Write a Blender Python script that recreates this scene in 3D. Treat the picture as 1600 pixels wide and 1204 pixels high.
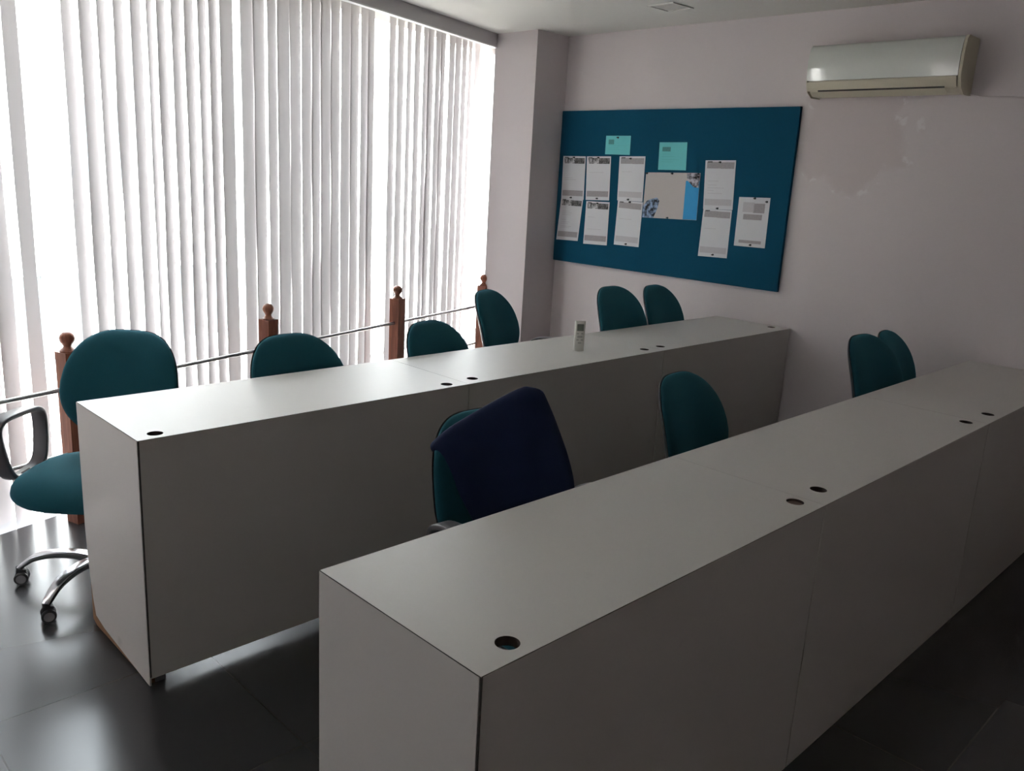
import bpy, bmesh, math, random
from mathutils import Vector, Matrix
random.seed(7)
S = bpy.context.scene
for o_ in list(bpy.data.objects): bpy.data.objects.remove(o_)
C = S.collection
PI = math.pi

# ---------------------------------------------------------------- camera, light, exposure
F_PX = 1314.4755
YAW, PITCH, ROLL, H = -0.7836, -0.2424, 0.056, 1.4924
cam_d = bpy.data.cameras.new('camera'); cam = bpy.data.objects.new('camera', cam_d); C.objects.link(cam)
Fv = Vector((-0.68515, 0.68773, -0.24)); Fv = Vector((math.sin(YAW)*math.cos(PITCH), math.cos(YAW)*math.cos(PITCH), math.sin(PITCH)))
Rv = Fv.cross(Vector((0, 0, 1))).normalized(); Uv = Rv.cross(Fv)
R2 = math.cos(ROLL)*Rv + math.sin(ROLL)*Uv; U2 = -math.sin(ROLL)*Rv + math.cos(ROLL)*Uv
cam.matrix_world = Matrix(((R2.x, U2.x, -Fv.x, 0), (R2.y, U2.y, -Fv.y, 0), (R2.z, U2.z, -Fv.z, H), (0, 0, 0, 1)))
cam_d.sensor_width = 36; cam_d.lens = 36*F_PX/1600; cam_d.clip_start = .02; cam_d.clip_end = 200
S.camera = cam

SKY = 5.0; SUN = 12.0
W = bpy.data.worlds.new('sky'); S.world = W; W.use_nodes = True
bg = W.node_tree.nodes['Background']; bg.inputs[0].default_value = (.92, .95, 1, 1); bg.inputs[1].default_value = SKY
sd = bpy.data.lights.new('sun', 'SUN'); sd.energy = SUN; sd.angle = .01; sd.color = (1, .95, .88)
sun = bpy.data.objects.new('sun', sd); C.objects.link(sun)
sun.rotation_euler = Vector((-.45, .2, -.87)).to_track_quat('-Z', 'Y').to_euler()
S.view_settings.view_transform = 'Standard'; S.view_settings.look = 'None'
S.view_settings.exposure = 1.82; S.view_settings.gamma = 1; S.view_settings.use_curve_mapping = False

# ---------------------------------------------------------------- measured layout (metres)
TH = 0.2926
w = Vector((-math.sin(TH), math.cos(TH), 0)); n = Vector((-w.y, w.x, 0)); o = Vector((-3.5642, 1.0604, 0))
YW, ZC, XC, YC = 4.4276, 2.4185, -4.0557, 4.1274
def wp(s, off, z=0): return o + w*s + n*off + Vector((0, 0, z))

# ---------------------------------------------------------------- materials
def nm(name, col, rough=.5, metal=0, spec=.5, noise=0, nscale=8, bump=0, bscale=200, coat=0, sheen=0, smudge=0):
    m = bpy.data.materials.new(name); m.use_nodes = True; nt = m.node_tree; b = nt.nodes['Principled BSDF']
    b.inputs['Base Color'].default_value = (*col, 1); b.inputs['Roughness'].default_value = rough
    b.inputs['Metallic'].default_value = metal; b.inputs['Specular IOR Level'].default_value = spec
    b.inputs['Coat Weight'].default_value = coat; b.inputs['Sheen Weight'].default_value = sheen
    b.inputs['Sheen Roughness'].default_value = .6; b.inputs['Sheen Tint'].default_value = (*[min(1, .08+c*5) for c in col], 1)
    tc = nt.nodes.new('ShaderNodeTexCoord')
    if noise:
        t = nt.nodes.new('ShaderNodeTexNoise'); t.inputs['Scale'].default_value = nscale; t.inputs['Detail'].default_value = 5
        nt.links.new(tc.outputs['Object'], t.inputs['Vector'])
        mx = nt.nodes.new('ShaderNodeMix'); mx.data_type = 'RGBA'
        mx.inputs[6].default_value = tuple(c*(1-noise) for c in col)+(1,); mx.inputs[7].default_value = tuple(min(1, c*(1+noise)) for c in col)+(1,)
        if noise > .5:
            k = nt.nodes.new('ShaderNodeMapRange'); k.inputs[1].default_value = .40; k.inputs[2].default_value = .60
            nt.links.new(t.outputs['Fac'], k.inputs[0]); nt.links.new(k.outputs[0], mx.inputs[0])
        else: nt.links.new(t.outputs['Fac'], mx.inputs[0])
        nt.links.new(mx.outputs[2], b.inputs['Base Color'])
        if smudge:
            t3 = nt.nodes.new('ShaderNodeTexNoise'); t3.inputs['Scale'].default_value = 6.5; t3.inputs['Detail'].default_value = 3
            nt.links.new(tc.outputs['Object'], t3.inputs['Vector'])
            k3 = nt.nodes.new('ShaderNodeMapRange'); k3.inputs[1].default_value = .68; k3.inputs[2].default_value = .76; k3.inputs[4].default_value = .22
            m3 = nt.nodes.new('ShaderNodeMix'); m3.data_type = 'RGBA'; m3.inputs[7].default_value = (.16, .14, .12, 1)
            nt.links.new(t3.outputs['Fac'], k3.inputs[0]); nt.links.new(k3.outputs[0], m3.inputs[0]); nt.links.new(mx.outputs[2], m3.inputs[6]); nt.links.new(m3.outputs[2], b.inputs['Base Color'])
    if bump:
        t2 = nt.nodes.new('ShaderNodeTexNoise'); t2.inputs['Scale'].default_value = bscale; t2.inputs['Detail'].default_value = 3
        nt.links.new(tc.outputs['Object'], t2.inputs['Vector'])
        bp = nt.nodes.new('ShaderNodeBump'); bp.inputs['Strength'].default_value = bump; bp.inputs['Distance'].default_value = .002
        nt.links.new(t2.outputs['Fac'], bp.inputs['Height']); nt.links.new(bp.outputs[0], b.inputs['Normal'])
    return m

M = {}
M['lam'] = nm('grey_white_laminate', (.62, .595, .56), .42, spec=.7, noise=.03, nscale=3, smudge=1)
M['gap_shade'] = nm('painted_gap_shade', (.06, .055, .05), .7)  # dark tone standing in for the shade inside panel gaps
M['chip'] = nm('bare_chipboard', (.24, .13, .065), .9, noise=.3, nscale=90)
M['hole'] = nm('hole_inside', (.05, .035, .028), .8)
M['cap'] = nm('brown_cable_cap', (.10, .06, .045), .5)
M['fab'] = nm('teal_upholstery', (.008, .066, .088), .9, spec=.2, noise=.15, nscale=300, bump=.4, bscale=900, sheen=.5)
M['navy'] = nm('navy_cloth', (.004, .010, .040), .85, spec=.25, noise=.2, nscale=14, bump=.35, bscale=700, sheen=.35)
M['plastic'] = nm('dark_grey_plastic', (.10, .095, .10), .38, bump=.1, bscale=800)
M['shell'] = nm('black_plastic_shell', (.075, .075, .08), .28)
M['chrome'] = nm('chrome', (.62, .63, .65), .17, metal=1)
M['wheel'] = nm('caster_wheel', (.03, .03, .035), .5)
M['rim'] = nm('caster_rim', (.25, .25, .26), .4)
M['board'] = nm('teal_felt', (.008, .075, .135), .95, spec=.1, noise=.06, nscale=60, bump=.3, bscale=1200)
M['paper'] = nm('printed_paper', (.66, .66, .68), .7)
M['mint'] = nm('mint_paper', (.14, .56, .57), .7)
M['pgrey'] = nm('print_grey', (.36, .33, .34), .7, noise=.25, nscale=120)
M['plight'] = nm('print_light_grey', (.52, .50, .52), .7, noise=.12, nscale=160)
M['pdark'] = nm('print_dark', (.12, .115, .115), .7, noise=.6, nscale=70)
M['pphoto'] = nm('print_photo_grey', (.33, .32, .33), .7, noise=.9, nscale=45)
M['pline'] = nm('print_text', (.45, .42, .44), .7)
M['mintdark'] = nm('print_on_mint', (.07, .27, .27), .7, noise=.4, nscale=120)
M['mintline'] = nm('text_on_mint', (.12, .48, .46), .7)
M['beige'] = nm('poster_beige', (.52, .48, .46), .7)
M['blue'] = nm('poster_blue', (.006, .30, .62), .6)
M['pphotob'] = nm('poster_photo_blue', (.16, .22, .33), .7, noise=.95, nscale=38)
M['pphotow'] = nm('poster_photo_grey', (.26, .25, .28), .7, noise=1.0, nscale=38)
M['pin'] = nm('pin_black', (.02, .02, .02), .3)
M['acw'] = nm('ac_glossy_white', (.66, .68, .63), .10, coat=.6)
M['acc'] = nm('ac_cream_plastic', (.62, .57, .44), .45)
M['dark'] = nm('dark_gap', (.05, .045, .04), .7)
M['ceil'] = nm('ceiling_paint', (.74, .725, .68), .9, spec=.2)
M['remote'] = nm('remote_white', (.72, .71, .66), .35)
M['screen'] = nm('remote_screen', (.17, .19, .17), .2)
M['btn'] = nm('remote_button', (.45, .45, .42), .5)
M['steel'] = nm('rail_steel', (.55, .54, .54), .38, metal=.85)
M['pelmet'] = nm('pelmet_paint', (.58, .555, .565), .8, spec=.2)
M['trim'] = nm('pale_trim', (.75, .75, .75), .5)
M['jamb'] = nm('cream_paint', (.74, .68, .55), .8)
M['alu'] = nm('aluminium_frame', (.5, .5, .5), .4, metal=.3)
M['facade'] = nm('facade_render', (.80, .76, .72), .9, noise=.05, nscale=2)
M['facade2'] = nm('facade_panel_green', (.045, .07, .066), .8)
M['fglass'] = nm('facade_window_glass', (.055, .063, .067), .5)
M['ffrm'] = nm('facade_window_frame', (.75, .75, .75), .6)
M['pink'] = nm('facade_terracotta', (.62, .36, .30), .9)
M['ground'] = nm('street_concrete', (.52, .50, .48), .9, noise=.1, nscale=1)
M['diff'] = nm('panel_diffuser', (.60, .58, .55), .5)

def wood():
    m = bpy.data.materials.new('reddish_wood'); m.use_nodes = True; nt = m.node_tree; b = nt.nodes['Principled BSDF']
    b.inputs['Roughness'].default_value = .38
    tc = nt.nodes.new('ShaderNodeTexCoord'); mp = nt.nodes.new('ShaderNodeMapping'); mp.inputs['Scale'].default_value = (14, 14, 1.2)
    t = nt.nodes.new('ShaderNodeTexNoise'); t.inputs['Scale'].default_value = 4; t.inputs['Detail'].default_value = 6; t.inputs['Distortion'].default_value = 1
    r = nt.nodes.new('ShaderNodeValToRGB'); r.color_ramp.elements[0].position = .3; r.color_ramp.elements[0].color = (.22, .075, .045, 1)
    r.color_ramp.elements[1].position = .7; r.color_ramp.elements[1].color = (.40, .150, .09, 1)
    nt.links.new(tc.outputs['Object'], mp.inputs[0]); nt.links.new(mp.outputs[0], t.inputs[0]); nt.links.new(t.outputs['Fac'], r.inputs[0]); nt.links.new(r.outputs[0], b.inputs['Base Color'])
    return m
M['wood'] = wood()

def wallmat():
    m = bpy.data.materials.new('mauve_wall_paint'); m.use_nodes = True; nt = m.node_tree; b = nt.nodes['Principled BSDF']
    b.inputs['Roughness'].default_value = .75; b.inputs['Specular IOR Level'].default_value = .3
    tc = nt.nodes.new('ShaderNodeTexCoord')
    base = (.66, .60, .60, 1); damp = (.55, .475, .465, 1); chalk = (.76, .73, .73, 1)
    def nz(sc, det=5, dist=0):
        t = nt.nodes.new('ShaderNodeTexNoise'); t.inputs['Scale'].default_value = sc; t.inputs['Detail'].default_value = det; t.inputs['Distortion'].default_value = dist
        nt.links.new(tc.outputs['Object'], t.inputs[0]); return t.outputs['Fac']
    def mth(op, a, b_=None, c_=None):
        k = nt.nodes.new('ShaderNodeMath'); k.operation = op; k.use_clamp = False
        for i, x in enumerate((a, b_, c_)):
            if x is None: continue
            if isinstance(x, (int, float)): k.inputs[i].default_value = x
            else: nt.links.new(x, k.inputs[i])
        return k.outputs[0]
    def ss(v, a, b_):
        k = nt.nodes.new('ShaderNodeMapRange'); k.interpolation_type = 'SMOOTHSTEP'; k.inputs[1].default_value = a; k.inputs[2].default_value = b_
        nt.links.new(v, k.inputs[0]); return k.outputs[0]
    sx = nt.nodes.new('ShaderNodeSeparateXYZ'); nt.links.new(tc.outputs['Object'], sx.inputs[0])
    # damp patch below the air conditioner, ragged outline
    dx = mth('DIVIDE', mth('SUBTRACT', sx.outputs[0], -2.02), .36); dz = mth('DIVIDE', mth('SUBTRACT', sx.outputs[2], 1.80), .30)
    r2 = mth('SQRT', mth('ADD', mth('MULTIPLY', dx, dx), mth('MULTIPLY', dz, dz)))
    rr = mth('ADD', r2, mth('MULTIPLY', mth('SUBTRACT', nz(5, 6, .6), .5), 1.6))
    mask = mth('SUBTRACT', 1.0, ss(rr, .75, 1.05))
    edge = mth('MULTIPLY', mth('MULTIPLY', ss(rr, .84, .93), mth('SUBTRACT', 1.0, ss(rr, .97, 1.06))), ss(nz(22, 4), .5, .62))
    mx = nt.nodes.new('ShaderNodeMix'); mx.data_type = 'RGBA'; mx.inputs[6].default_value = base; mx.inputs[7].default_value = damp
    nt.links.new(mth('MULTIPLY', mask, .42), mx.inputs[0])
    mx2 = nt.nodes.new('ShaderNodeMix'); mx2.data_type = 'RGBA'; mx2.inputs[7].default_value = chalk
    nt.links.new(mx.outputs[2], mx2.inputs[6]); nt.links.new(mth('MULTIPLY', edge, .7), mx2.inputs[0])
    nt.links.new(mx2.outputs[2], b.inputs['Base Color'])
    bp = nt.nodes.new('ShaderNodeBump'); bp.inputs['Strength'].default_value = .15; bp.inputs['Distance'].default_value = .004
    nt.links.new(nz(12), bp.inputs['Height']); nt.links.new(bp.outputs[0], b.inputs['Normal'])
    return m
M['wall'] = wallmat()

def floormat():
    m = bpy.data.materials.new('dark_grey_floor_tiles'); m.use_nodes = True; nt = m.node_tree; b = nt.nodes['Principled BSDF']
    tc = nt.nodes.new('ShaderNodeTexCoord'); mp = nt.nodes.new('ShaderNodeMapping'); mp.inputs['Location'].default_value = (2.32, -.42, 0)
    br = nt.nodes.new('ShaderNodeTexBrick'); br.offset = 0; br.inputs['Scale'].default_value = 1; br.inputs['Brick Width'].default_value = .6; br.inputs['Row Height'].default_value = .6
    br.inputs['Mortar Size'].default_value = .0022; br.inputs['Mortar Smooth'].default_value = .1
    br.inputs['Color1'].default_value = (.040, .041, .044, 1); br.inputs['Color2'].default_value = (.036, .037, .040, 1); br.inputs['Mortar'].default_value = (.02, .02, .021, 1)
    nt.links.new(tc.outputs['Object'], mp.inputs[0]); nt.links.new(mp.outputs[0], br.inputs[0])
    t = nt.nodes.new('ShaderNodeTexNoise'); t.inputs['Scale'].default_value = 3; t.inputs['Detail'].default_value = 7
    nt.links.new(tc.outputs['Object'], t.inputs[0])
    r = nt.nodes.new('ShaderNodeMapRange'); r.inputs[3].default_value = .18; r.inputs[4].default_value = .30
    nt.links.new(t.outputs['Fac'], r.inputs[0]); nt.links.new(r.outputs[0], b.inputs['Roughness'])
    nt.links.new(br.outputs[0], b.inputs['Base Color'])
    bp = nt.nodes.new('ShaderNodeBump'); bp.inputs['Strength'].default_value = .02; bp.inputs['Distance'].default_value = .003
    nt.links.new(t.outputs['Fac'], bp.inputs['Height']); nt.links.new(bp.outputs[0], b.inputs['Normal'])
    return m
M['floor'] = floormat(); M['floor'].node_tree.nodes['Principled BSDF'].inputs['Specular IOR Level'].default_value = .6

def slatmat(name, col, tr):
    m = bpy.data.materials.new(name); m.use_nodes = True; nt = m.node_tree
    nt.nodes.remove(nt.nodes['Principled BSDF']); out = nt.nodes['Material Output']
    d = nt.nodes.new('ShaderNodeBsdfDiffuse'); d.inputs[0].default_value = (*col, 1)
    t = nt.nodes.new('ShaderNodeBsdfTranslucent'); t.inputs[0].default_value = (*[c*tr for c in col], 1)
    a = nt.nodes.new('ShaderNodeAddShader'); nt.links.new(d.outputs[0], a.inputs[0]); nt.links.new(t.outputs[0], a.inputs[1]); nt.links.new(a.outputs[0], out.inputs[0])
    return m
M['slat'] = slatmat('white_blind_fabric', (.42, .40, .405), .085)
M['hem'] = slatmat('blind_hem_double', (.42, .42, .43), .022)

def glassmat():
    m = bpy.data.materials.new('window_glass'); m.use_nodes = True; nt = m.node_tree
    nt.nodes.remove(nt.nodes['Principled BSDF']); out = nt.nodes['Material Output']
    t = nt.nodes.new('ShaderNodeBsdfTransparent'); t.inputs[0].default_value = (.93, .96, .96, 1)
    g = nt.nodes.new('ShaderNodeBsdfGlossy'); g.inputs['Roughness'].default_value = .01
    f = nt.nodes.new('ShaderNodeFresnel'); ge = nt.nodes.new('ShaderNodeNewGeometry'); mr = nt.nodes.new('ShaderNodeMapRange')
    mr.inputs[3].default_value = 1.45; mr.inputs[4].default_value = 1/1.45; nt.links.new(ge.outputs['Backfacing'], mr.inputs[0]); nt.links.new(mr.outputs[0], f.inputs[0])
    x = nt.nodes.new('ShaderNodeMixShader'); nt.links.new(f.outputs[0], x.inputs[0]); nt.links.new(t.outputs[0], x.inputs[1]); nt.links.new(g.outputs[0], x.inputs[2]); nt.links.new(x.outputs[0], out.inputs[0])
    return m
M['glass'] = glassmat()

# ---------------------------------------------------------------- helpers
def link(name, me, mat, parent=None):
    ob = bpy.data.objects.new(name, me); C.objects.link(ob)
    for k in (mat if isinstance(mat, (list, tuple)) else [mat]): me.materials.append(k)
    if parent: ob.parent = parent
    return ob
def obj(name, bm, mat, parent=None, smooth=False, bevel=0, segs=2):
    if bevel: bmesh.ops.bevel(bm, geom=[e for e in bm.edges if len(e.link_faces) == 2 and e.calc_face_angle(0) > .5], offset=bevel, segments=segs, affect='EDGES', profile=.5, clamp_overlap=True)
    bmesh.ops.recalc_face_normals(bm, faces=bm.faces)
    me = bpy.data.meshes.new(name); bm.to_mesh(me); bm.free()
    if smooth:
        me.polygons.foreach_set('use_smooth', [True]*len(me.polygons))
        if smooth != 'all': me.set_sharp_from_angle(angle=math.radians(smooth if smooth is not True else 40))
    return link(name, me, mat, parent)
def box(bm, lo, hi, mi=0):
    vs = [bm.verts.new((x, y, z)) for x in (lo[0], hi[0]) for y in (lo[1], hi[1]) for z in (lo[2], hi[2])]
    for f in ((0, 1, 3, 2), (4, 6, 7, 5), (0, 4, 5, 1), (2, 3, 7, 6), (0, 2, 6, 4), (1, 5, 7, 3)):
        fc = bm.faces.new([vs[i] for i in f]); fc.material_index = mi
def wbox(bm, s0, s1, n0, n1, z0, z1, mi=0):       # a box laid along the window wall
    vs = [bm.verts.new(wp(s, q, z)) for s in (s0, s1) for q in (n0, n1) for z in (z0, z1)]
    for f in ((0, 1, 3, 2), (4, 6, 7, 5), (0, 4, 5, 1), (2, 3, 7, 6), (0, 2, 6, 4), (1, 5, 7, 3)):
        fc = bm.faces.new([vs[i] for i in f]); fc.material_index = mi
def prism(bm, pts, a, b, fn, mi=0):               # closed outline extruded between a and b; fn(u,v,t)->xyz
    A = [bm.verts.new(fn(u, v, a)) for u, v in pts]; B = [bm.verts.new(fn(u, v, b)) for u, v in pts]
    k = len(pts)
    bm.faces.new(A).material_index = mi; bm.faces.new(B[::-1]).material_index = mi
    for i in range(k): bm.faces.new((A[i], B[i], B[(i+1) % k], A[(i+1) % k])).material_index = mi
def lathe(bm, prof, seg=32, c=(0, 0, 0), axis='Z', mi=0):
    rings = []
    for r, z in prof:
        if r < 1e-6: p = [(0, 0, z)]
        else: p = [(r*math.cos(2*PI*i/seg), r*math.sin(2*PI*i/seg), z) for i in range(seg)]
        if axis == 'X': p = [(q[2], q[0], q[1]) for q in p]
        if axis == 'Y': p = [(q[0], q[2], q[1]) for q in p]
        rings.append([bm.verts.new((q[0]+c[0], q[1]+c[1], q[2]+c[2])) for q in p])
    for A, B in zip(rings, rings[1:]):
        for i in range(seg):
            j = (i+1) % seg
            if len(A) == 1 and len(B) == 1: continue
            if len(A) == 1: f = (A[0], B[i], B[j])
            elif len(B) == 1: f = (A[i], B[0], A[j])
            else: f = (A[i], B[i], B[j], A[j])
            bm.faces.new(f).material_index = mi
def tube(bm, pts, rad, seg=12, closed=False):
    pts = [Vector(p) for p in pts]; N = len(pts); rings = []; prev = None
    for i, p in enumerate(pts):
        t = (pts[(i+1) % N]-pts[i-1]) if closed else (pts[min(i+1, N-1)]-pts[max(i-1, 0)]); t.normalize()
        if prev is None: a = t.orthogonal().normalized()
        else: a = (prev - t*prev.dot(t)).normalized()
        prev = a; b = t.cross(a); r = rad[i] if isinstance(rad, (list, tuple)) else rad
        rings.append([bm.verts.new(p + a*r*math.cos(2*PI*k/seg) + b*r*math.sin(2*PI*k/seg)) for k in range(seg)])
    rng = range(N) if closed else range(N-1)
    for i in rng:
        A, B = rings[i], rings[(i+1) % N]
        for k in range(seg): bm.faces.new((A[k], A[(k+1) % seg], B[(k+1) % seg], B[k]))
    if not closed: bm.faces.new(rings[0]); bm.faces.new(rings[-1][::-1])
def sweep(bm, pts, sec, side, closed=False):
    # sec(i) -> list of (u,v): u along 'side' vector, v along in-plane normal
    pts = [Vector(p) for p in pts]; N = len(pts); side = Vector(side).normalized(); rings = []
    for i, p in enumerate(pts):
        t = (pts[(i+1) % N]-pts[i-1]) if closed else (pts[min(i+1, N-1)]-pts[max(i-1, 0)]); t.normalize()
        nn = side.cross(t).normalized()
        rings.append([bm.verts.new(p + side*u + nn*v) for u, v in sec(i/(N-1 if not closed else N))])
    K = len(rings[0])
    for i in (range(N) if closed else range(N-1)):
        A, B = rings[i], rings[(i+1) % N]
        for k in range(K): bm.faces.new((A[k], A[(k+1) % K], B[(k+1) % K], B[k]))
    if not closed: bm.faces.new(rings[0]); bm.faces.new(rings[-1][::-1])
def rrect(hw, hh, r, k=3):
    out = []
    for cx, cy, a0 in ((hw-r, hh-r, 0), (-hw+r, hh-r, 90), (-hw+r, -hh+r, 180), (hw-r, -hh+r, 270)):
        for i in range(k+1):
            a = math.radians(a0+90*i/k); out.append((cx+r*math.cos(a), cy+r*math.sin(a)))
    return out
def smooth_path(ctrl, steps=8, closed=False):     # Catmull-Rom
    P = [Vector(c) for c in ctrl]; N = len(P); out = []
    for i in (range(N) if closed else range(N-1)):
        g = lambda k: P[k % N] if closed else P[max(0, min(N-1, k))]
        p0, p1, p2, p3 = g(i-1), g(i), g(i+1), g(i+2)
        for j in range(steps):
            t = j/steps
            out.append(.5*((2*p1)+(p2-p0)*t+(2*p0-5*p1+4*p2-p3)*t*t+(3*p1-p0-3*p2+p3)*t**3))
    if not closed: out.append(P[-1])
    return out
def pad(bm, outline, front, back, place, rings=9):
    # a cushion: outline (list of u,v about 0,0); front/back(r,u,v) thickness; place(u,v,d)->xyz
    K = len(outline)
    def layer(fn):
        L = []
        for q in range(rings+1):
            r = 1-(q/rings)
            rr = math.sin(r*PI/2)                      # denser rings near the rim
            if q == rings: L.append([bm.verts.new(place(0, 0, fn(0, 0, 0)))])
            else: L.append([bm.verts.new(place(u*rr, v*rr, fn(rr, u*rr, v*rr))) for u, v in outline])
        return L
    for fn in (front, back):
        L = layer(fn)
        for A, B in zip(L, L[1:]):
            for i in range(K):
                j = (i+1) % K
                bm.faces.new((A[i], A[j], B[0]) if len(B) == 1 else (A[i], A[j], B[j], B[i]))
    bmesh.ops.remove_doubles(bm, verts=bm.verts, dist=1e-5)
def thing(name, label, cat, loc=(0, 0, 0), rz=0, group=None):
    e = bpy.data.objects.new(name, None); C.objects.link(e); e.location = loc; e.rotation_euler = (0, 0, rz); e.empty_display_size = .1
    e['label'] = label; e['category'] = cat
    if group: e['group'] = group
    return e
def tag(ob, label, cat, group=None):
    ob['label'] = label; ob['category'] = cat
    if group: ob['group'] = group
    return ob
def struct(name, bm, mat, parent=None, **k):
    ob = obj(name, bm, mat, parent, **k)
    if not parent: ob['kind'] = 'structure'
    return ob
def dup(root, loc, rz, label):
    r = root.copy(); C.objects.link(r); r.location = loc; r.rotation_euler = (0, 0, rz); r['label'] = label
    def rec(a, b):
        for ch in a.children:
            c = ch.copy(); C.objects.link(c); c.parent = b; rec(ch, c)
    rec(root, r); return r

# ---------------------------------------------------------------- room shell
XR, YB = 1.5, -2.6
S0, S1 = -3.55, 3.1924                                  # window wall extent along w
fa, fb = wp(-6.0, .116), wp(3.30, .116)
b = bmesh.new()
pts = [(fa.x, fa.y), (XR+.15, fa.y), (XR+.15, YW+.15), (fb.x, YW+.15), (fb.x, fb.y)]
prism(b, pts, -.12, 0, lambda u, v, t: (u, v, t)); struct('floor', b, M['floor'])
b = bmesh.new()
ca, cb = wp(-6.0, 0), wp(3.5, 0)
prism(b, [(ca.x, ca.y), (XR+.15, ca.y), (XR+.15, YW+.15), (cb.x, YW+.15), (cb.x, cb.y)], ZC, ZC+.14, lambda u, v, t: (u, v, t)); struct('ceiling', b, M['ceil'])
b = bmesh.new(); box(b, (XC-.01, YW, 0), (XR, YW+.14, ZC)); struct('wall_back', b, M['wall'])
# pillar between the window and the back wall
jw = wp(S1, -.036); 
b = bmesh.new()
jo = jw + n*.62
prism(b, [(XC, 5.1), (XC, YC), (-4.452, YC), (-5.24, 4.89), (-5.24, 5.1)], -.6, ZC+.24, lambda u, v, t: (u, v, t))
for f in b.faces:
    c = f.calc_center_median()
    if abs(f.normal.z) < .5 and c.x < -4.47 and c.y < YC+.01: f.material_index = 1
struct('wall_left', b, [M['wall'], M['jamb']])
b = bmesh.new(); box(b, (XR, ca.y, 0), (XR+.15, YW+.14, ZC)); struct('wall_right', b, M['wall'])  # unseen wall, pulled in close to bounce light back onto the desks
b = bmesh.new(); box(b, (ca.x+.3, ca.y-.15, 0), (XR+.15, ca.y, ZC)); struct('wall_front', b, M['wall'])
# outer parapet below the glass, window head and bay soffit
b = bmesh.new(); wbox(b, -6.3, 4.16, .38, .50, -3.3, -.34); struct('wall_outer', b, M['facade'])
b = bmesh.new(); wbox(b, -6.3, 4.16, .36, .52, 2.445, 2.75); wbox(b, -6.3, 4.16, -.05, .52, 2.58, 2.75); struct('trim_1', b, M['jamb'])
# pelmet: boxed fascia hanging from the ceiling with a pale lower bead
b = bmesh.new(); wbox(b, -1.5, S1-.002, -.05, -.02, 2.338, ZC+.16); struct('trim_2', b, M['pelmet'])
b = bmesh.new(); wbox(b, -1.5, S1-.002, -.056, -.018, 2.330, 2.338); struct('trim_3', b, M['trim'])
b = bmesh.new(); wbox(b, -6.3, -1.5, -.06, .50, -.34, ZC+.2); struct('wall_light_block', b, M['wall'])  # unseen solid length, added to cut window light reaching the desk ends
# glass wall: panes in an aluminium frame
win = thing('window_1', 'tall glass wall behind the vertical blinds', 'window'); del win['label']; del win['category']; win['kind'] = 'structure'
mull = [-1.43, -.35, .70, 1.95, 3.05, 4.10]
b = bmesh.new()
wbox(b, -1.48, 4.14, .40, .46, -.34, -.29); wbox(b, -1.48, 4.14, .40, .46, 2.40, 2.445)
for s in mull: wbox(b, s-.007, s+.007, .42, .44, -.29, 2.40)
obj('window_frame', b, M['alu'], win)
for s0, s1 in zip(mull, mull[1:]):
    b = bmesh.new(); wbox(b, s0+.007, s1-.007, .427, .433, -.29, 2.40); obj('pane', b, M['glass'], win)

# ---------------------------------------------------------------- vertical blind
bl = thing('vertical_blind', 'long white vertical blind covering the tall window wall', 'blind', tuple(wp(0, .2, 0)))
inv = Matrix.Translation(-wp(0, .2, 0))
b = bmesh.new(); wbox(b, -1.46, 3.52, .175, .225, 2.52, 2.575); b.transform(inv); obj('headrail', b, M['trim'], bl)
SL = [(-.115, 20), (-.005, 24), (.229, 29), (.309, 25), (.384, 32), (.463, 27), (.548, 25), (.618, 35), (.678, 26), (.758, 24), (.83, 23), (.904, 25), (.97, 22), (1.05, 6), (1.18, 5), (1.261, 8), (1.351, 14), (1.432, 0), (1.519, 6), (1.605, 7), (1.68, 11), (1.758, 4), (1.838, 8), (1.928, 4), (2.007, 8), (2.094, 12), (2.156, 14), (2.362, 12), (2.447, 11), (2.537, 18), (2.625, 12), (2.717, 16), (2.775, 10), (2.86, 12), (2.916, 15), (3.025, 8), (3.101, 7), (3.182, 12), (3.257, 17), (3.351, 8)]
SL = [(-.19-.082*k, 20+random.uniform(-6, 10)) for k in range(15)][::-1] + SL
for s, ph in SL:
    hw = .046; N = 34; b = bmesh.new(); ph = math.radians(ph)
    zt, zb = 2.52, -.075; p1, p2, p3 = [random.uniform(0, 6.3) for _ in range(3)]; am = random.uniform(.2, .55)*(1 if s < .9 else .5)
    rows = []
    for i in range(N+1):
        z = zt+(zb-zt)*i/N; q = i/N
        a = ph + math.radians(am*(5*q*math.sin(z*5.1+p1)+2.5*math.sin(z*9+p2)))
        d = w*math.cos(a)+n*math.sin(a); e = n*math.cos(a)-w*math.sin(a)
        row = []
        for j in range(5):
            u = -1+j/2
            p = wp(s, .2, z)+d*(hw*u)+e*(.0035*(1-u*u)+.002*q*math.sin(z*7+p3)*u)+w*(.002*math.sin(z*3+p3)*q)
            row.append(b.verts.new(p))
        rows.append(row)
    for i in range(N):
        for j in range(4):
            f = b.faces.new((rows[i][j], rows[i][j+1], rows[i+1][j+1], rows[i+1][j])); f.material_index = 1 if i >= N-1 else 0
    b.transform(inv)
    ob = obj('slat', b, [M['slat'], M['hem']], bl, smooth='all')

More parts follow.
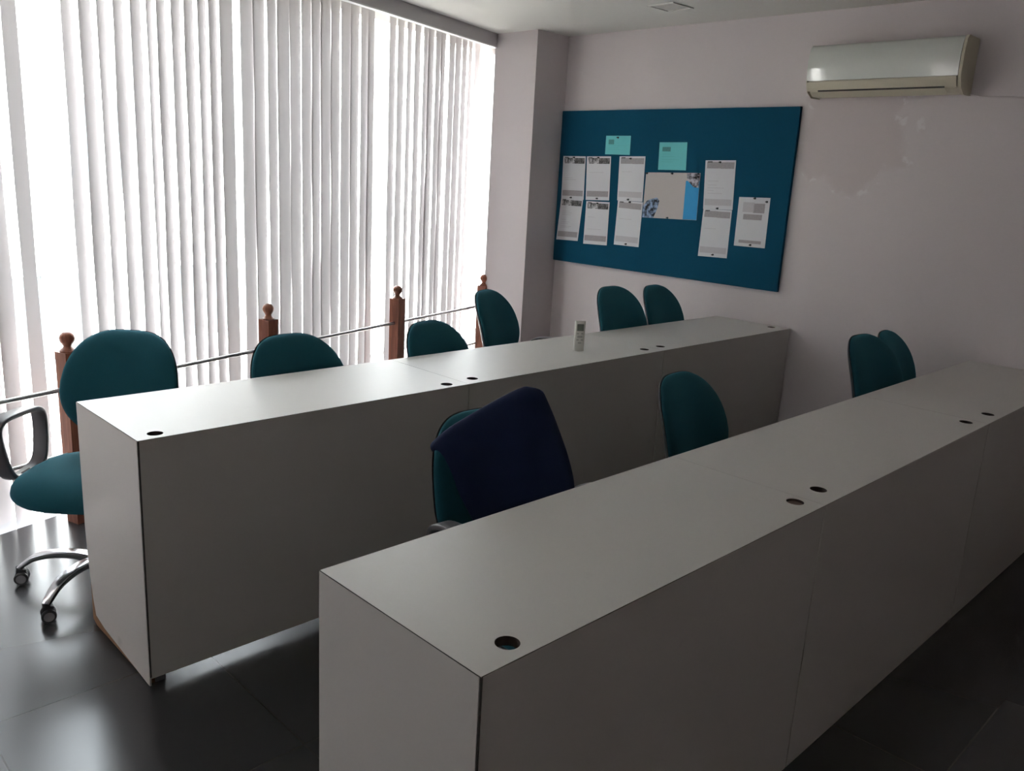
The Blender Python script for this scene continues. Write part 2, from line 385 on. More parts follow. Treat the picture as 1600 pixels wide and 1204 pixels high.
# ---------------------------------------------------------------- railing
def make_post():
    t = thing('railing_post', '', 'post', tuple(wp(0, 0)), TH)
    b = bmesh.new(); hw = .034; box(b, (-hw, -hw, 0), (hw, hw, .722)); obj('shaft', b, M['wood'], t, bevel=.003)
    b = bmesh.new()
    prof = [(0, .722), (.030, .722), (.031, .727), (.024, .733), (.018, .738), (.0145, .744), (.017, .748)]
    for i in range(1, 14):
        a = -PI/2+.6+(PI-.6)*i/13; prof.append((.0285*math.cos(a), .775+.0285*math.sin(a)))
    prof[-1] = (0, .8035); lathe(b, prof, 28); obj('finial', b, M['wood'], t, smooth=50)
    return t
p0 = make_post()
p0['label'] = 'reddish wooden railing post partly hidden behind the nearest teal chair'; p0['group'] = 'wooden railing posts'
for s, lb in ((1.0946, 'reddish wooden railing post rising behind the second chair by the blinds'),
              (2.1943, 'reddish wooden railing post standing clear, its long shaft in view'),
              (3.2543-.06, 'reddish wooden railing post nearest the pillar, only its ball top showing above a chair'),
              (-1.08, 'reddish wooden railing post farthest from the board, beyond the left edge of the photo')):
    dup(p0, tuple(wp(s, 0 if s < 3 else -.03)), TH, lb)
p0.children[0].parent  # keep
for nme, z, r in (('upper rail', .571, .0095), ('lower rail', .300, .008)):
    b = bmesh.new(); tube(b, [wp(-1.08, 0, z), wp(1, 0, z), wp(3.24, 0, z)], r, 14)
    tag(obj('handrail' if z > .5 else 'lower_rail', b, M['steel'], smooth=True),
        'steel tube handrail running through the wooden posts before the blinds' if z > .5 else 'thin lower steel tube of the railing, close to the floor', 'rail')

# ---------------------------------------------------------------- desks
HR = .0215
def slab_top(bm, x0, x1, y0, y1, z0, z1, holes):
    ys = [y0]; q = .04
    for hx, hy in holes: ys += [hy-q, hy+q]
    ys.append(y1)
    def rect(a, b_, c, d):
        for z in (z0, z1): bm.faces.new([bm.verts.new(p) for p in ((a, c, z), (b_, c, z), (b_, d, z), (a, d, z))])
    for i in range(0, len(ys), 2): rect(x0, x1, ys[i], ys[i+1])
    for hx, hy in holes:
        rect(x0, hx-q, hy-q, hy+q); rect(min(hx+q, x1-.001), x1, hy-q, hy+q)
        K = 32; ci = []; sq = []
        for z in (z0, z1):
            cc = []; ss = []
            for k in range(K):
                a = 2*PI*(k+.5)/K; cx, sy = math.cos(a), math.sin(a); mm = max(abs(cx), abs(sy))
                cc.append(bm.verts.new((hx+HR*cx, hy+HR*sy, z))); ss.append(bm.verts.new((min(hx+q, x1-.001) if cx/mm > .999 else hx+q*cx/mm, hy+q*sy/mm, z)))
            for k in range(K):
                j = (k+1) % K
                bm.faces.new((cc[k], cc[j], ss[j], ss[k]))
            ci.append(cc)
            # square corners
            for sx_ in (-1, 1):
                for sy_ in (-1, 1):
                    ks = [k for k in range(K) if (math.cos(2*PI*(k+.5)/K)*sx_ > 0 and math.sin(2*PI*(k+.5)/K)*sy_ > 0)]
                    A = max(ks, key=lambda k: (abs(math.cos(2*PI*(k+.5)/K)) if abs(math.cos(2*PI*(k+.5)/K)) < abs(math.sin(2*PI*(k+.5)/K)) else -1))
                    B_ = max(ks, key=lambda k: (abs(math.sin(2*PI*(k+.5)/K)) if abs(math.sin(2*PI*(k+.5)/K)) <= abs(math.cos(2*PI*(k+.5)/K)) else -1))
                    if A != B_:
                        cv = bm.verts.new((hx+q*sx_, hy+q*sy_, z))
                        bm.faces.new((ss[A], ss[B_], cv))
        for k in range(K):
            j = (k+1) % K
            f = bm.faces.new((ci[0][k], ci[0][j], ci[1][j], ci[1][k])); f.material_index = 1
    for a, b_ in (((x0, y0), (x1, y0)), ((x1, y0), (x1, y1)), ((x1, y1), (x0, y1)), ((x0, y1), (x0, y0))):
        bm.faces.new([bm.verts.new(p) for p in ((*a, z0), (*b_, z0), (*b_, z1), (*a, z1))])
def desk(x0, x1, y0, y1, holes, label, group, end=False, raised=0, chip=False, last=False):
    t = thing('desk', label, 'desk', (x0, y0, 0), 0, group); T = Matrix.Translation((-x0, -y0, 0))
    g = .0009; zt = .75
    b = bmesh.new(); slab_top(b, x0, x1, y0+g, y1-g, zt-.018, zt, holes); b.transform(T)
    bmesh.ops.remove_doubles(b, verts=b.verts, dist=1e-6); bmesh.ops.recalc_face_normals(b, faces=b.faces)
    obj('worktop', b, [M['lam'], M['hole']], t)
    zp = zt-.0188
    # front panel, facing the aisle: its skin rises to just below the surface so only a hairline shows
    b = bmesh.new(); box(b, (x1-.018, y0+(.0045 if end else .0018), raised), (x1+.0012, y1-.0018, zt-.0018)); 
    b.transform(T); obj('front_panel', b, M['lam'], t)
    b = bmesh.new(); box(b, (x1-.0004, y0+.002, zt-.0017), (x1+.0005, y1-.002, zt-.0008)); b.transform(T); obj('joint_shade', b, M['gap_shade'], t)  # added dark strip, painted shade in the gap under the worktop edge
    b = bmesh.new(); box(b, (x1-.012, y1-.0017, raised+.003), (x1-.003, y1-.0002, zt-.0025)); b.transform(T); obj('joint_shade', b, M['gap_shade'], t)  # added dark backing that paints shade into the seam between front panels
    if end:
        b = bmesh.new(); box(b, (x1-.0021, y0+.0002, raised+.004), (x1+.0006, y0+.0044, zt-.002)); box(b, (x0+.001, y0-.0006, zt-.0015), (x1, y0+.001, zt-.0006)); b.transform(T); obj('joint_shade', b, M['gap_shade'], t)  # added dark strips, painted shade in the corner groove and end gap
        b = bmesh.new()
        if chip: pts = [(x0, zt-.0016), (x0, .34), (x0+.006, .25), (x0+.018, .165), (x0+.03, .10), (x0+.048, .045), (x0+.12, .03), (x1-.02, .004), (x1-.0022, .004), (x1-.0022, zt-.0016)]
        else: pts = [(x0, zt-.0016), (x0, 0), (x1-.0022, 0), (x1-.0022, zt-.0016)]
        prism(b, pts, y0-.0012, y0+.004, lambda u, v, q: (u, q, v)); b.transform(T); obj('end_panel', b, M['lam'], t)
        b = bmesh.new()
        pts = [(x0, zt-.019), (x0, .012), (x0+.03, 0), (x1-.019, 0), (x1-.019, zt-.019)]
        prism(b, pts, y0+.0045, y0+.02, lambda u, v, q: (u, q, v)); b.transform(T); c_ = obj('end_board', b, M['chip'] if chip else M['lam'], t)
        if chip: c_['label'] = 'bare brown chipboard core'
    else:
        b = bmesh.new(); box(b, (x0+.01, y0+g, 0), (x1-.0185, y0+.018, zp)); b.transform(T); obj('side_panel', b, M['lam'], t)
    b = bmesh.new(); box(b, (x0+.01, y1-.018, 0), (x1-.0185, y1-g, zp)); b.transform(T); obj('side_panel', b, M['lam'], t)
    if raised:
        for yy in (y0+.022, y1-.055):
            b = bmesh.new(); box(b, (x1-.055, yy, 0), (x1-.0186, yy+.03, .06))
            b.transform(T); obj('foot', b, M['plastic'], t)
    return t
g1, g2 = 'row of white desks nearer the window', 'row of white desks nearer the camera'
A0, A1 = -2.6977, -2.2207
desk(A0, A1, .8158, 2.006, [(-2.262, .88), (-2.262, 1.934)], 'white desk at the free end of the window-side row, bottom corner chipped brown', g1, end=True, raised=.028, chip=True)
desk(A0, A1, 2.006, 3.215, [(-2.279, 2.074), (-2.285, 3.15)], 'middle white desk unit of the window-side row, with the remote control on it', g1, raised=.028)
desk(A0, A1, 3.215, 4.42, [(-2.288, 3.28), (-2.305, 4.36)], 'white desk unit of the window-side row touching the board wall', g1, raised=.028)
B0, B1 = -1.2754, -.8209
nd = desk(B0, B1, .7914, 1.940, [(-.865, .891), (-.880, 1.90)], 'big white desk unit nearest the camera, its near corner filling the foreground', g2, end=True)
desk(B0, B1, 1.940, 3.185, [(-.885, 2.035), (-.880, 3.135)], 'middle white desk unit of the camera-side row, behind the nearest desk unit', g2)
desk(B0, B1, 3.185, 4.42, [(-.868, 3.33), (-.87, 4.36)], 'white desk unit of the camera-side row running to the wall at the right edge', g2)
b = bmesh.new(); lathe(b, [(0, 0), (HR-.001, 0), (HR-.001, .006), (0, .006)], 32, (-.880-B0, 1.90-.7914, .738))
cc_ = obj('cable_cap', b, M['cap'], nd); cc_['label'] = 'brown plastic cap sunk in the cable hole'

# ---------------------------------------------------------------- chairs (local +X is the way the chair faces, origin on the floor)
def chair_template():
    t = thing('office_chair', '', 'chair')
    dz = 0.0
    # seat pad
    def seat_outline():
        out = []
        for k in range(56):
            a = 2*PI*k/56; c, s = math.cos(a), math.sin(a)
            e = 2/3.4; x = .225*abs(c)**e*(1 if c > 0 else -1); y = .228*abs(s)**e*(1 if s > 0 else -1)
            y *= 1 - .10*(x < 0)*abs(x)/.225
            out.append((x, y))
        return out
    so = seat_outline()
    def place(u, v, d):
        z = .405 + d - .028*max(0, (u-.10)/.125)**2*1.0 + .012*(v/.228)**2
        return (u+.01, v, z)
    b = bmesh.new(); pad(b, so, lambda r, u, v: .058*(1-r**5)**.5*(1-.10*(1-r)), lambda r, u, v: -.014*(1-r**6)**.5, place, 10)
    obj('seat', b, M['fab'], t, smooth='all')
    b = bmesh.new(); pad(b, [(u*.93, v*.93) for u, v in so], lambda r, u, v: 0, lambda r, u, v: -.022*(1-r**4)**.5, lambda u, v, d: (u+.01, v, .396+d-.02*max(0, (u-.10)/.125)**2), 6)
    obj('seat_shell', b, M['shell'], t, smooth='all')
    # backrest
    def back_outline(sc=1.0):
        out = []
        for k in range(72):
            a = 2*PI*k/72; c, s = math.cos(a), math.sin(a)
            e = 2/3.3 if s > 0 else 2/3.0
            y = .215*abs(c)**e*(1 if c > 0 else -1); z = .200*abs(s)**e*(1 if s > 0 else -1)
            q = (z/.2+.30)/1.30
            y *= 1 - .25*max(0, q)**1.9 - .12*max(0, -z/.2)**2
            out.append((y*sc, z*sc))
        return out
    LEAN = math.radians(13)
    def bplace(off):
        def f(u, v, d):
            x = d + off + .036*(u/.2)**2 + .016*math.cos((v+.06)/.2*1.5)-.016 - .010*(v/.2)**2
            return (-.205 + x*math.cos(LEAN) - (v+.19)*math.sin(LEAN), u, .690 + x*math.sin(LEAN) + v*math.cos(LEAN))
        return f
    b = bmesh.new(); pad(b, back_outline(), lambda r, u, v: .036*(1-r**4)**.5, lambda r, u, v: -.008*(1-r**6)**.5, bplace(0), 10)
    obj('backrest', b, M['fab'], t, smooth='all')
    b = bmesh.new(); pad(b, back_outline(1.012), lambda r, u, v: -.006*(1-r**8)**.5-.001, lambda r, u, v: -.022*(1-r**4)**.5, bplace(-.004), 8)
    obj('back_shell', b, M['shell'], t, smooth='all')
    # spine bar from the mechanism up the back
    b = bmesh.new(); path = smooth_path([(-.06, 0, .362), (-.20, 0, .362), (-.262, 0, .40), (-.262, 0, .50), (-.272, 0, .62), (-.288, 0, .70)], 6)
    sweep(b, path, lambda q: rrect(.030, .007, .004), (0, 1, 0)); obj('back_bar', b, M['shell'], t, smooth=True)
    # under seat mechanism
    b = bmesh.new(); box(b, (-.10, -.075, .335), (.09, .075, .384)); obj('mechanism', b, M['shell'], t, bevel=.012)
    b = bmesh.new(); tube(b, [(.03, -.07, .352), (.03, -.17, .350), (.03, -.235, .342)], [.005, .005, .008], 8); obj('lever', b, M['shell'], t, smooth=True)
    # gas column
    b = bmesh.new(); lathe(b, [(0, .10), (.026, .10), (.026, .235), (.022, .24), (.0145, .24), (.0145, .335), (0, .335)], 24); obj('gas_column', b, M['shell'], t, smooth=40)
    # five star base
    b = bmesh.new(); lathe(b, [(0, .072), (.030, .072), (.038, .08), (.038, .115), (.030, .125), (0, .125)], 28); hub = obj('hub', b, M['chrome'], t, smooth=35)
    for k in range(5):
        a = 2*PI*k/5; R = Matrix.Rotation(a, 4, 'Z')
        path = smooth_path([(.025, 0, .098), (.09, 0, .112), (.16, 0, .113), (.225, 0, .098), (.262, 0, .074), (.279, 0, .058)], 6)
        b = bmesh.new(); sweep(b, path, lambda q: rrect(.023-.010*q, .0135-.005*q, .0055-.001*q), (0, 1, 0)); b.transform(R)
        lg = obj('base_leg', b, M['chrome'], t, smooth=True)
        cx = .281; rc = random.uniform(-1.4, 1.4)
        b = bmesh.new()
        lathe(b, [(0, .052), (.011, .052), (.011, .064), (0, .064)], 14, (cx, 0, 0))
        for sgn in (-1, 1):                                   # hood over twin wheels
            lathe(b, [(0, .004*sgn), (.0205, .004*sgn), (.0205, .010*sgn), (0, .010*sgn)], 20, (cx-.006, 0, .031), 'Y')
        box(b, (cx-.022, -.010, .026), (cx+.010, .010, .053))
        bmesh.ops.rotate(b, cent=(cx, 0, 0), matrix=Matrix.Rotation(rc, 3, 'Z'), verts=b.verts); b.transform(R)
        ca_ = obj('caster', b, M['wheel'], t, smooth=35)
        for sgn in (-1, 1):
            b = bmesh.new(); lathe(b, [(0, .0105*sgn), (.015, .0105*sgn), (.0225, .012*sgn), (.0235, .015*sgn), (.0235, .021*sgn), (.021, .0245*sgn), (.016, .0245*sgn)], 24, (cx-.006, 0, .0236), 'Y')
            lathe(b, [(.016, .0245*sgn), (.014, .0235*sgn), (0, .0235*sgn)], 24, (cx-.006, 0, .0236), 'Y', 1)
            bmesh.ops.rotate(b, cent=(cx, 0, 0), matrix=Matrix.Rotation(rc, 3, 'Z'), verts=b.verts); b.transform(R)
            obj('wheel', b, [M['wheel'], M['rim']], ca_, smooth=35)
    return t
def add_arms(t):
    for sg in (-1, 1):
        y = .258*sg
        ctrl = [(-.11, y, .415), (-.135, y, .48), (-.137, y, .57), (-.110, y, .606), (-.03, y, .618), (.09, y, .622), (.135, y, .598), (.130, y, .54), (.10, y, .455), (.055, y, .406), (-.03, y, .396)]
        b = bmesh.new(); sweep(b, smooth_path(ctrl, 6, True), lambda q: rrect(.026, .0085, .005), (0, 1, 0), True)
        a = obj('armrest', b, M['plastic'], t, smooth=50)
        b = bmesh.new(); sweep(b, smooth_path([(-.02, y, .405), (-.02, y-.035*sg, .388), (-.02, .09*sg, .380), (-.02, .05*sg, .378)], 5), lambda q: rrect(.025, .004, .0025), (1, 0, 0)); obj('arm_bracket', b, M['plastic'], a, smooth=True)
def mk_chair(arms):
    t = chair_template()
    if arms: add_arms(t)
    return t
armed = mk_chair(True); plain = mk_chair(False); plain['label'] = ''
used = {}
D = math.radians
LIFT = ('seat', 'seat_shell', 'backrest', 'back_shell', 'back_bar', 'mechanism', 'lever', 'armrest')
def place_chair(arms, x, y, rz, lift, label, legrot=0, group='teal office chairs behind the desks'):
    src = armed if arms else plain
    if src.name in used: t = dup(src, (x, y, 0), rz, label)
    else: t = src; t.location = (x, y, 0); t.rotation_euler = (0, 0, rz); t['label'] = label; used[src.name] = 1
    t['group'] = group
    for c in t.children:
        k = c.name.split('.')[0]
        if k == 'armrest': c.location.z = max(lift, 0)+(.02 if 'navy' in label else 0)
        elif k in LIFT: c.location.z = lift
        elif k != 'gas_column': c.rotation_euler.z = legrot
        else: c.scale.z = 1+lift/.335; c.location.z = -.1*(lift/.335)
    return t
GW, GA = 'teal office chairs between the window-side desks and the blinds', 'teal office chairs between the two desk rows'
CH = [  # arms, back-top x, y, z at top, facing angle, leg rotation, label, group
    (1, -2.95, .94, None, D(-44), 0, 'teal office chair at the free end of the row, seat, armrest and chrome base showing', GW),
    (1, -2.82, 1.62, .87, D(4), .5, 'teal office chair whose broad back hides the second railing post from the left', GW),
    (1, -2.83, 2.31, .865, D(12), .2, 'low rounded teal office chair back just right of the tall clear railing post', GW),
    (1, -3.16, 2.96, .925, D(22), .9, 'tall leaning teal office chair back in front of the railing post by the pillar', GW),
    (0, -2.82, 3.565, .957, D(4), D(32), 'dark teal office chair under the board, the left one of the close pair', GW),
    (0, -2.90, 4.06, .93, D(8), D(28), 'dark teal office chair under the board, the right one of the close pair', GW),
    (1, -1.675, 1.565, .85, D(-4), .4, 'teal office chair with a navy cloth cushion leaning on its back', GA),
    (1, -1.585, 2.42, .87, D(6), .1, 'dark teal office chair alone behind the middle of the camera-side desks', GA),
    (0, -1.445, 3.575, .925, D(-3), D(57), 'dark teal office chair near the right wall, front left of the overlapping pair', GA),
    (0, -1.52, 4.02, .89, D(8), D(46), 'dark teal office chair near the right wall, rear right of the overlapping pair', GA)]
chairs = []
for arms, x, y, zt, rz, lr, lb, gp in CH:
    if zt is None: cx, cy, lift, lr = x, y, -.015, None
    else:
        back = .29; cx, cy, lift = x+back*math.cos(rz), y+back*math.sin(rz), zt-.885
    if lr is None: lr = math.atan2(.66-cy, -2.76-cx)-rz
    chairs.append(place_chair(arms, cx, cy, rz, lift, lb, lr, gp))

# ---------------------------------------------------------------- navy cushion on the seventh chair
def cushion():
    cc = [Vector((-1.705, 1.425, .770)), Vector((-1.575, 1.585, .925)), Vector((-1.535, 1.625, .925)), Vector((-1.45, 1.70, .72)), Vector((-1.47, 1.66, .50)), Vector((-1.60, 1.50, .49))]
    ctr = sum(cc, Vector())/len(cc)
    return cc, ctr
cen = Vector((-1.545, 1.575, .715)); U_ = Vector((.655, .745, .12)).normalized(); N_ = Vector((.80, -.66, .28)); N_ = (N_-U_*N_.dot(U_)).normalized(); V_ = N_.cross(U_).normalized()
if V_.z < 0: V_ = -V_
out = []
cor = [(-0.222, 0.07),(-0.222, 0.085),(-0.173, 0.123),(-0.062, 0.178),(0.039, 0.222),(0.092, 0.21),(0.117, 0.141),(0.145, 0.041),(0.159, -0.032),(0.16, -0.121),(0.139, -0.208),(-0.025, -0.265),(-0.092, -0.206),(-0.129, -0.115),(-0.174, -0.014)]
def cushion_outline():
    pts = []
    K = len(cor)
    for i in range(K):
        a, b_ = Vector((*cor[i], 0)), Vector((*cor[(i+1) % K], 0))
        for j in range(6): pts.append(a.lerp(b_, j/9))
    for _ in range(2): pts = [(pts[i-1]+pts[i]*2+pts[(i+1) % len(pts)])/4 for i in range(len(pts))]
    return [(p.x, p.y) for p in pts]
b = bmesh.new()
pad(b, cushion_outline(), lambda r, u, v: .026*(1-r**6)**.5+.004*math.sin(u*22+v*13)*(1-r*r), lambda r, u, v: -.022*(1-r**6)**.5, lambda u, v, d: tuple(cen+U_*u+V_*v+N_*(d+.048)), 12)
cu = obj('seat_cushion', b, M['navy'], smooth='all')
tag(cu, 'navy blue cloth cushion slung askew over a teal chair back', 'cushion')

# ---------------------------------------------------------------- notice board and papers
b = bmesh.new(); box(b, (-4.050, YW-.024, .944), (-2.3236, YW-.0015, 1.944)); 
me = obj('notice_board', b, M['board'], bevel=.003); tag(me, 'large teal felt notice board on the back wall', 'notice board')
PY = YW-.0245
def quad(bm, q, th, mi=0, y=PY):
    A = [bm.verts.new((x, y, z)) for x, z in q]; B = [bm.verts.new((x, y-th, z)) for x, z in q]
    bm.faces.new(A[::-1]).material_index = mi; bm.faces.new(B).material_index = mi
    for i in range(4): bm.faces.new((A[i], A[(i+1) % 4], B[(i+1) % 4], B[i])).material_index = mi
def bil(q, u, v):   # u right 0..1, v down 0..1
    (a, b_, c, d) = [Vector(p) for p in q]
    p = a.lerp(b_, u).lerp(d.lerp(c, u), v); return (p.x, p.y)
def sub(q, u0, u1, v0, v1): return [bil(q, u0, v0), bil(q, u1, v0), bil(q, u1, v1), bil(q, u0, v1)]
def pin(bm, q, u, v, y):
    x, z = bil(q, u, v); lathe(bm, [(0, 0), (.0058, 0), (.0052, -.006), (.0032, -.008), (.0038, -.014), (0, -.015)], 12, (x, y, z), 'Y')
def sheet(name, q, label, kind, pins, layer=0, group=None, extra=()):
    y = PY-.0006*layer-.0004
    cx = sum(p[0] for p in q)/4; cz = sum(p[1] for p in q)/4
    t = thing(name, label, 'poster' if kind == 'poster' else 'paper', (cx, y, cz), 0, group); T = Matrix.Translation((-cx, -y, -cz))
    def part(nme, quads, mat, dy=.0004):
        b = bmesh.new()
        for k in quads: quad(b, k, .0002, 0, y-dy)
        b.transform(T); return obj(nme, b, mat, t)
    # the sheet itself, very slightly curled
    b = bmesh.new(); quad(b, q, .0004, 0, y); b.transform(T)
    obj('sheet', b, {'mint': M['mint'], 'poster': M['beige']}.get(kind, M['paper']), t)
    if kind == 'form' or kind == 'pale':
        part('header_photo', [sub(q, .06, .52, .035, .165)], M['pphoto'] if kind == 'form' else M['pgrey'])
        part('header_band', [sub(q, .52, .96, .04, .17)], M['pdark'] if kind == 'form' else M['pgrey'])
        part('header_logo', [sub(q, .08, .24, .02, .045)], M['pdark'], .0006)
        part('footer_band', [sub(q, .04, .95, .79, .92)], M['pgrey'] if kind == 'form' else M['plight'])
        part('text', [sub(q, .12, .12+L, v, v+.006) for L, v in extra], M['pline'])
    if kind == 'last':
        part('header_photo', [sub(q, .16, .52, .10, .30)], M['plight'])
        part('header_band', [sub(q, .50, .86, .12, .31)], M['pgrey'])
        part('text_band', [sub(q, .20, .80, .34, .45)], M['pgrey'])
        part('footer_band', [sub(q, .14, .86, .87, .93)], M['pgrey'])
    if kind == 'mint':
        part('logo', [sub(q, *extra[0])], M['mintdark'])
        part('text', [sub(q, .12, .12+L, v, v+.012) for L, v in extra[1:]], M['mintline'])
    if kind == 'poster':
        part('blue_band', [sub(q, .755, .998, .17, .995)], M['blue'])
        b = bmesh.new(); ps = [bil(q, u, v) for u, v in ((.76, .005), (.995, .005), (.985, .31), (.90, .30), (.78, .16))]
        prism(b, ps, y-.0006, y-.0009, lambda u, v, k: (u, k, v)); b.transform(T); obj('corner_photo', b, M['pphotow'], t)
        b = bmesh.new(); ps = [bil(q, u, v) for u, v in ((.002, .998), (.002, .75), (.06, .63), (.13, .59), (.25, .545), (.30, .62), (.27, .8), (.21, .998))]
        prism(b, ps, y-.0006, y-.0009, lambda u, v, k: (u, k, v)); b.transform(T); obj('corner_photo', b, M['pphotob'], t)
    for u, v in pins:
        b = bmesh.new(); pin(b, q, u, v, y-.0004); b.transform(T); obj('pin', b, M['pin'], t, smooth=40)
    return t
gp = 'printed sheets pinned to the notice board'
sheet('printed_sheet', [(-4.015, 1.6505), (-3.8139, 1.6525), (-3.8057, 1.3697), (-4.0092, 1.3651)], 'white printed sheet at the far left of the board, upper row', 'form', [(.45, .96), (.5, .03)], 1, gp, [(.35, .5), (.5, .54)])
sheet('printed_sheet', [(-3.8034, 1.6527), (-3.5982, 1.6572), (-3.5859, 1.3777), (-3.7874, 1.3707)], 'white printed sheet with dark header, second from the left in the upper row', 'form', [(.5, .03), (.5, .96)], 1, gp, [(.6, .36)])
sheet('printed_sheet', [(-3.5274, 1.6587), (-3.3224, 1.6631), (-3.3149, 1.3857), (-3.5189, 1.3837)], 'white printed sheet with pale grey header, third in the upper row, left above the poster', 'pale', [(.45, .05), (.45, .97)], 1, gp, [(.4, .34)])
sheet('printed_sheet', [(-4.0098, 1.3709), (-3.8106, 1.3728), (-3.8328, 1.0935), (-4.0308, 1.0875)], 'white printed sheet with text lines, bottom left of the board, hanging askew', 'form', [], 0, gp, [(.35, .30), (.45, .34), (.4, .38), (.2, .50), (.4, .56), (.35, .60), (.5, .66), (.42, .69)])
sheet('printed_sheet', [(-3.7806, 1.3632), (-3.5804, 1.367), (-3.5758, 1.0873), (-3.7817, 1.0807)], 'white printed sheet with dark header, second from the left in the lower row', 'form', [(.5, .04)], 0, gp, [(.6, .64), (.3, .36)])
sheet('printed_sheet', [(-3.5119, 1.3841), (-3.3105, 1.3827), (-3.3141, 1.101), (-3.5172, 1.0996)], 'white printed sheet in the lower row left of the poster', 'pale', [(.5, .02), (.5, .96)], 0, gp, [(.5, .4)])
sheet('printed_sheet', [(-2.8807, 1.6501), (-2.6774, 1.6551), (-2.6637, 1.3766), (-2.8629, 1.3707)], 'white printed sheet right of the poster, upper one of two', 'pale', [(.5, .04), (.5, .98)], 1, gp, [(.35, .42), (.3, .5), (.55, .56), (.2, .61), (.5, .67)])
sheet('printed_sheet', [(-2.8605, 1.3709), (-2.6669, 1.3744), (-2.6657, 1.0977), (-2.8651, 1.0923)], 'white printed sheet right of the poster, lower one of two', 'pale', [(.52, .95)], 0, gp, [(.4, .4)])
sheet('printed_sheet', [(-2.6299, 1.4525), (-2.4325, 1.4575), (-2.4296, 1.1786), (-2.629, 1.1763)], 'white printed sheet alone at the right of the board', 'last', [(.52, .02), (.91, .08), (.54, .96)], 0, gp)
sheet('mint_notice', [(-3.6519, 1.7854), (-3.4498, 1.7864), (-3.4464, 1.6689), (-3.6498, 1.6691)], 'small mint green notice, wide, high on the left of the board', 'mint', [(.5, .1)], 2, 'mint green notices', [(.12, .34, .2, .46), (.75, .53), (.4, .64), (.5, .72)])
sheet('mint_notice', [(-3.2234, 1.749), (-3.0211, 1.7511), (-3.0119, 1.5877), (-3.2171, 1.5851)], 'mint green notice, squarish, just above the poster', 'mint', [], 2, 'mint green notices', [(.12, .42, .17, .33), (.3, .42), (.45, .51), (.6, .62), (.4, .7)])
sheet('landscape_poster', [(-3.3047, 1.5666), (-2.9058, 1.5763), (-2.900, 1.3004), (-3.3041, 1.2902)], 'beige landscape poster with a bright blue band, middle of the board', 'poster', [(.02, .02), (.5, .02), (.48, .98), (.97, .02)], 3)

# ---------------------------------------------------------------- air conditioner
AX0, AX1 = -2.235, -1.487
ac = thing('air_conditioner', 'white split air conditioner mounted high on the back wall', 'air conditioner', (-1.87, YW, 1.97)); T = Matrix.Translation((1.87, -YW, -1.97))
def prof(bm, pts, x0, x1): prism(bm, [(YW-.96*d, 1.978+(z-1.965)*.89) for d, z in pts], x0, x1, lambda y, z, x: (x, y, z)); bm.transform(T)
b = bmesh.new(); prof(b, [(0, 1.985), (0, 2.238), (.135, 2.238), (.158, 2.205), (.168, 2.13), (.160, 2.045), (.130, 1.99), (.10, 1.97), (.02, 1.97)], AX0+.006, AX1-.006); obj('body', b, M['acc'], ac, bevel=.004)
b = bmesh.new()
curve = [(.148, 2.242), (.165, 2.225), (.176, 2.19), (.181, 2.15), (.180, 2.10), (.174, 2.048)]
prof(b, curve+[(d-.010, z) for d, z in curve[::-1]], AX0, AX1-.014); obj('front_cover', b, M['acw'], ac, smooth=50)
b = bmesh.new(); prof(b, [(.171, 2.042), (.176, 2.042), (.170, 2.018), (.152, 1.994), (.146, 1.998), (.164, 2.020)], AX0+.004, AX1-.018); obj('lower_cover', b, M['acc'], ac, smooth=30)
b = bmesh.new(); prof(b, [(.150, 1.990), (.152, 1.9915), (.10, 1.966), (.10, 1.964)], AX0+.06, AX1-.07); obj('louvre', b, M['acc'], ac)
b = bmesh.new(); prof(b, [(.1535, 1.997), (.1555, 1.999), (.1535, 1.992), (.1515, 1.990)], AX0+.06, AX1-.07); obj('outlet_slot', b, M['dark'], ac)
for x0, x1 in ((AX1-.013, AX1), (AX0-.001, AX0+.0025)):
    b = bmesh.new(); prof(b, [(0, 1.965), (0, 2.245), (.145, 2.245), (.164, 2.225), (.176, 2.15), (.174, 2.05), (.150, 1.99), (.10, 1.962)], x0, x1); obj('end_cap', b, M['acc'], ac, bevel=.003)
b = bmesh.new(); tube(b, [(AX1+.0, YW-.006, 1.985), (AX1+.05, YW-.006, 1.972), (AX1+.3, YW-.006, 1.962), (1.45, YW-.006, 1.96)], .004, 8)
tag(obj('cable', b, M['wall'], smooth=True), 'thin wall coloured cable running right from the air conditioner', 'cable')

# ceiling panel light (unlit)
cl = thing('ceiling_light', 'small square flush ceiling light, switched off', 'light', (-2.905, 3.95, ZC)); Rz = Matrix.Rotation(D(-3), 4, 'Z')
b = bmesh.new(); pts = [(-.088, -.088), (.088, -.088), (.088, .088), (-.088, .088)]
for i in range(4):
    p, q_ = pts[i], pts[(i+1) % 4]; f_ = .86
    vs = [(p[0], p[1]), (q_[0], q_[1]), (q_[0]*f_, q_[1]*f_), (p[0]*f_, p[1]*f_)]
    prism(b, vs, -.006, 0, lambda u, v, t: (u, v, t))
b.transform(Rz); obj('frame', b, M['ceil'], cl)
b = bmesh.new(); box(b, (-.072, -.072, -.003), (.072, .072, -.001)); b.transform(Rz); obj('diffuser', b, M['diff'], cl)

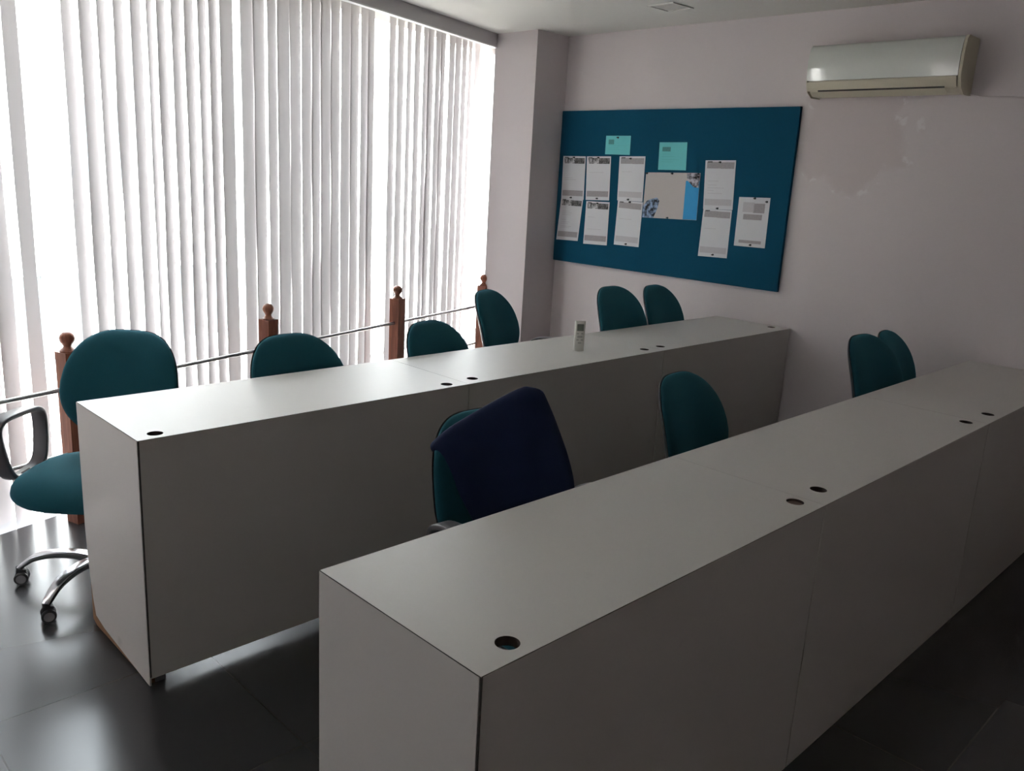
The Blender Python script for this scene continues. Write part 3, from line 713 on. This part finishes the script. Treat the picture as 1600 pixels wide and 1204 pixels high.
# ---------------------------------------------------------------- remote control standing on the desk
rm = thing('remote_control', 'white air conditioner remote standing upright on the window-side desk', 'remote control', (-2.43, 2.85, .75), D(-36))
b = bmesh.new(); prism(b, rrect(.0235, .010, .007, 4), 0, .134, lambda u, v, t: (v, u, t)); obj('body', b, M['remote'], rm, bevel=.002, smooth=35)
b = bmesh.new(); prism(b, rrect(.0155, .0155, .002), .0102, .0112, lambda u, v, t: (t, u, v+.106)); obj('screen', b, M['screen'], rm)
for (u, v, a, h) in ((-.010, .078, .005, .003), (.010, .078, .005, .003), (0, .064, .012, .0045), (-.010, .05, .005, .003), (.010, .05, .005, .003), (0, .036, .008, .003)):
    b = bmesh.new(); prism(b, rrect(a, h, .0015), .0100, .0114, lambda p, q, t: (t, p+u, q+v)); obj('button', b, M['btn'], rm)

# ---------------------------------------------------------------- the street outside
b = bmesh.new(); wbox(b, -14, 42, .55, 9.0, -3.5, -3.3); struct('ground', b, M['ground'])
fd = thing('building', 'sunlit pale building across the street seen through the blinds', 'building', tuple(wp(0, 9, -3.3))); Tf = Matrix.Translation(-wp(0, 9, -3.3))
b = bmesh.new(); wbox(b, -12, 40, 9.0, 9.4, -3.3, 4.6); wbox(b, -12, 20, 8.85, 9.0, .02, .16); wbox(b, -12, 20, 8.85, 9.0, 3.1, 3.22); b.transform(Tf); obj('facade', b, M['facade'], fd)
for (s0, s1, z0, z1, k) in ((-3.6, -2.2, -1.5, -.3, 0), (-1.7, -.6, -1.5, -.3, 0), (-3.4, -2.4, .9, 2.3, 1), (-1.0, 0.0, .9, 2.3, 1), (1.4, 2.4, .9, 2.3, 1), (3.8, 4.8, .9, 2.3, 1), (6.2, 7.2, .9, 2.3, 1), (.4, 1.5, -1.6, -.3, 1), (2.6, 3.7, -1.6, -.3, 1), (5.0, 6.2, -1.6, -.3, 1), (8, 9.2, -1.6, -.3, 1)):
    b = bmesh.new()
    wbox(b, s0-.07, s1+.07, 8.93, 9.0, z0-.07, z0); wbox(b, s0-.07, s1+.07, 8.93, 9.0, z1, z1+.07); wbox(b, s0-.07, s0, 8.93, 9.0, z0, z1); wbox(b, s1, s1+.07, 8.93, 9.0, z0, z1); wbox(b, (s0+s1)/2-.03, (s0+s1)/2+.03, 8.94, 9.0, z0, z1)
    b.transform(Tf); f_ = obj('facade_window', b, M['ffrm'], fd)
    b = bmesh.new(); wbox(b, s0, s1, 8.97, 8.995, z0, z1); b.transform(Tf); obj('pane', b, M['facade2'] if k == 0 else M['fglass'], f_)
b = bmesh.new(); wbox(b, -12, 20, 6.0, 6.05, -1.75, -1.70)
for i in range(40): wbox(b, -12+.8*i, -11.96+.8*i, 6.0, 6.05, -3.3, -1.7)
tag(obj('street_railing', b, M['dark']), 'thin metal railing along the street outside the window', 'railing')
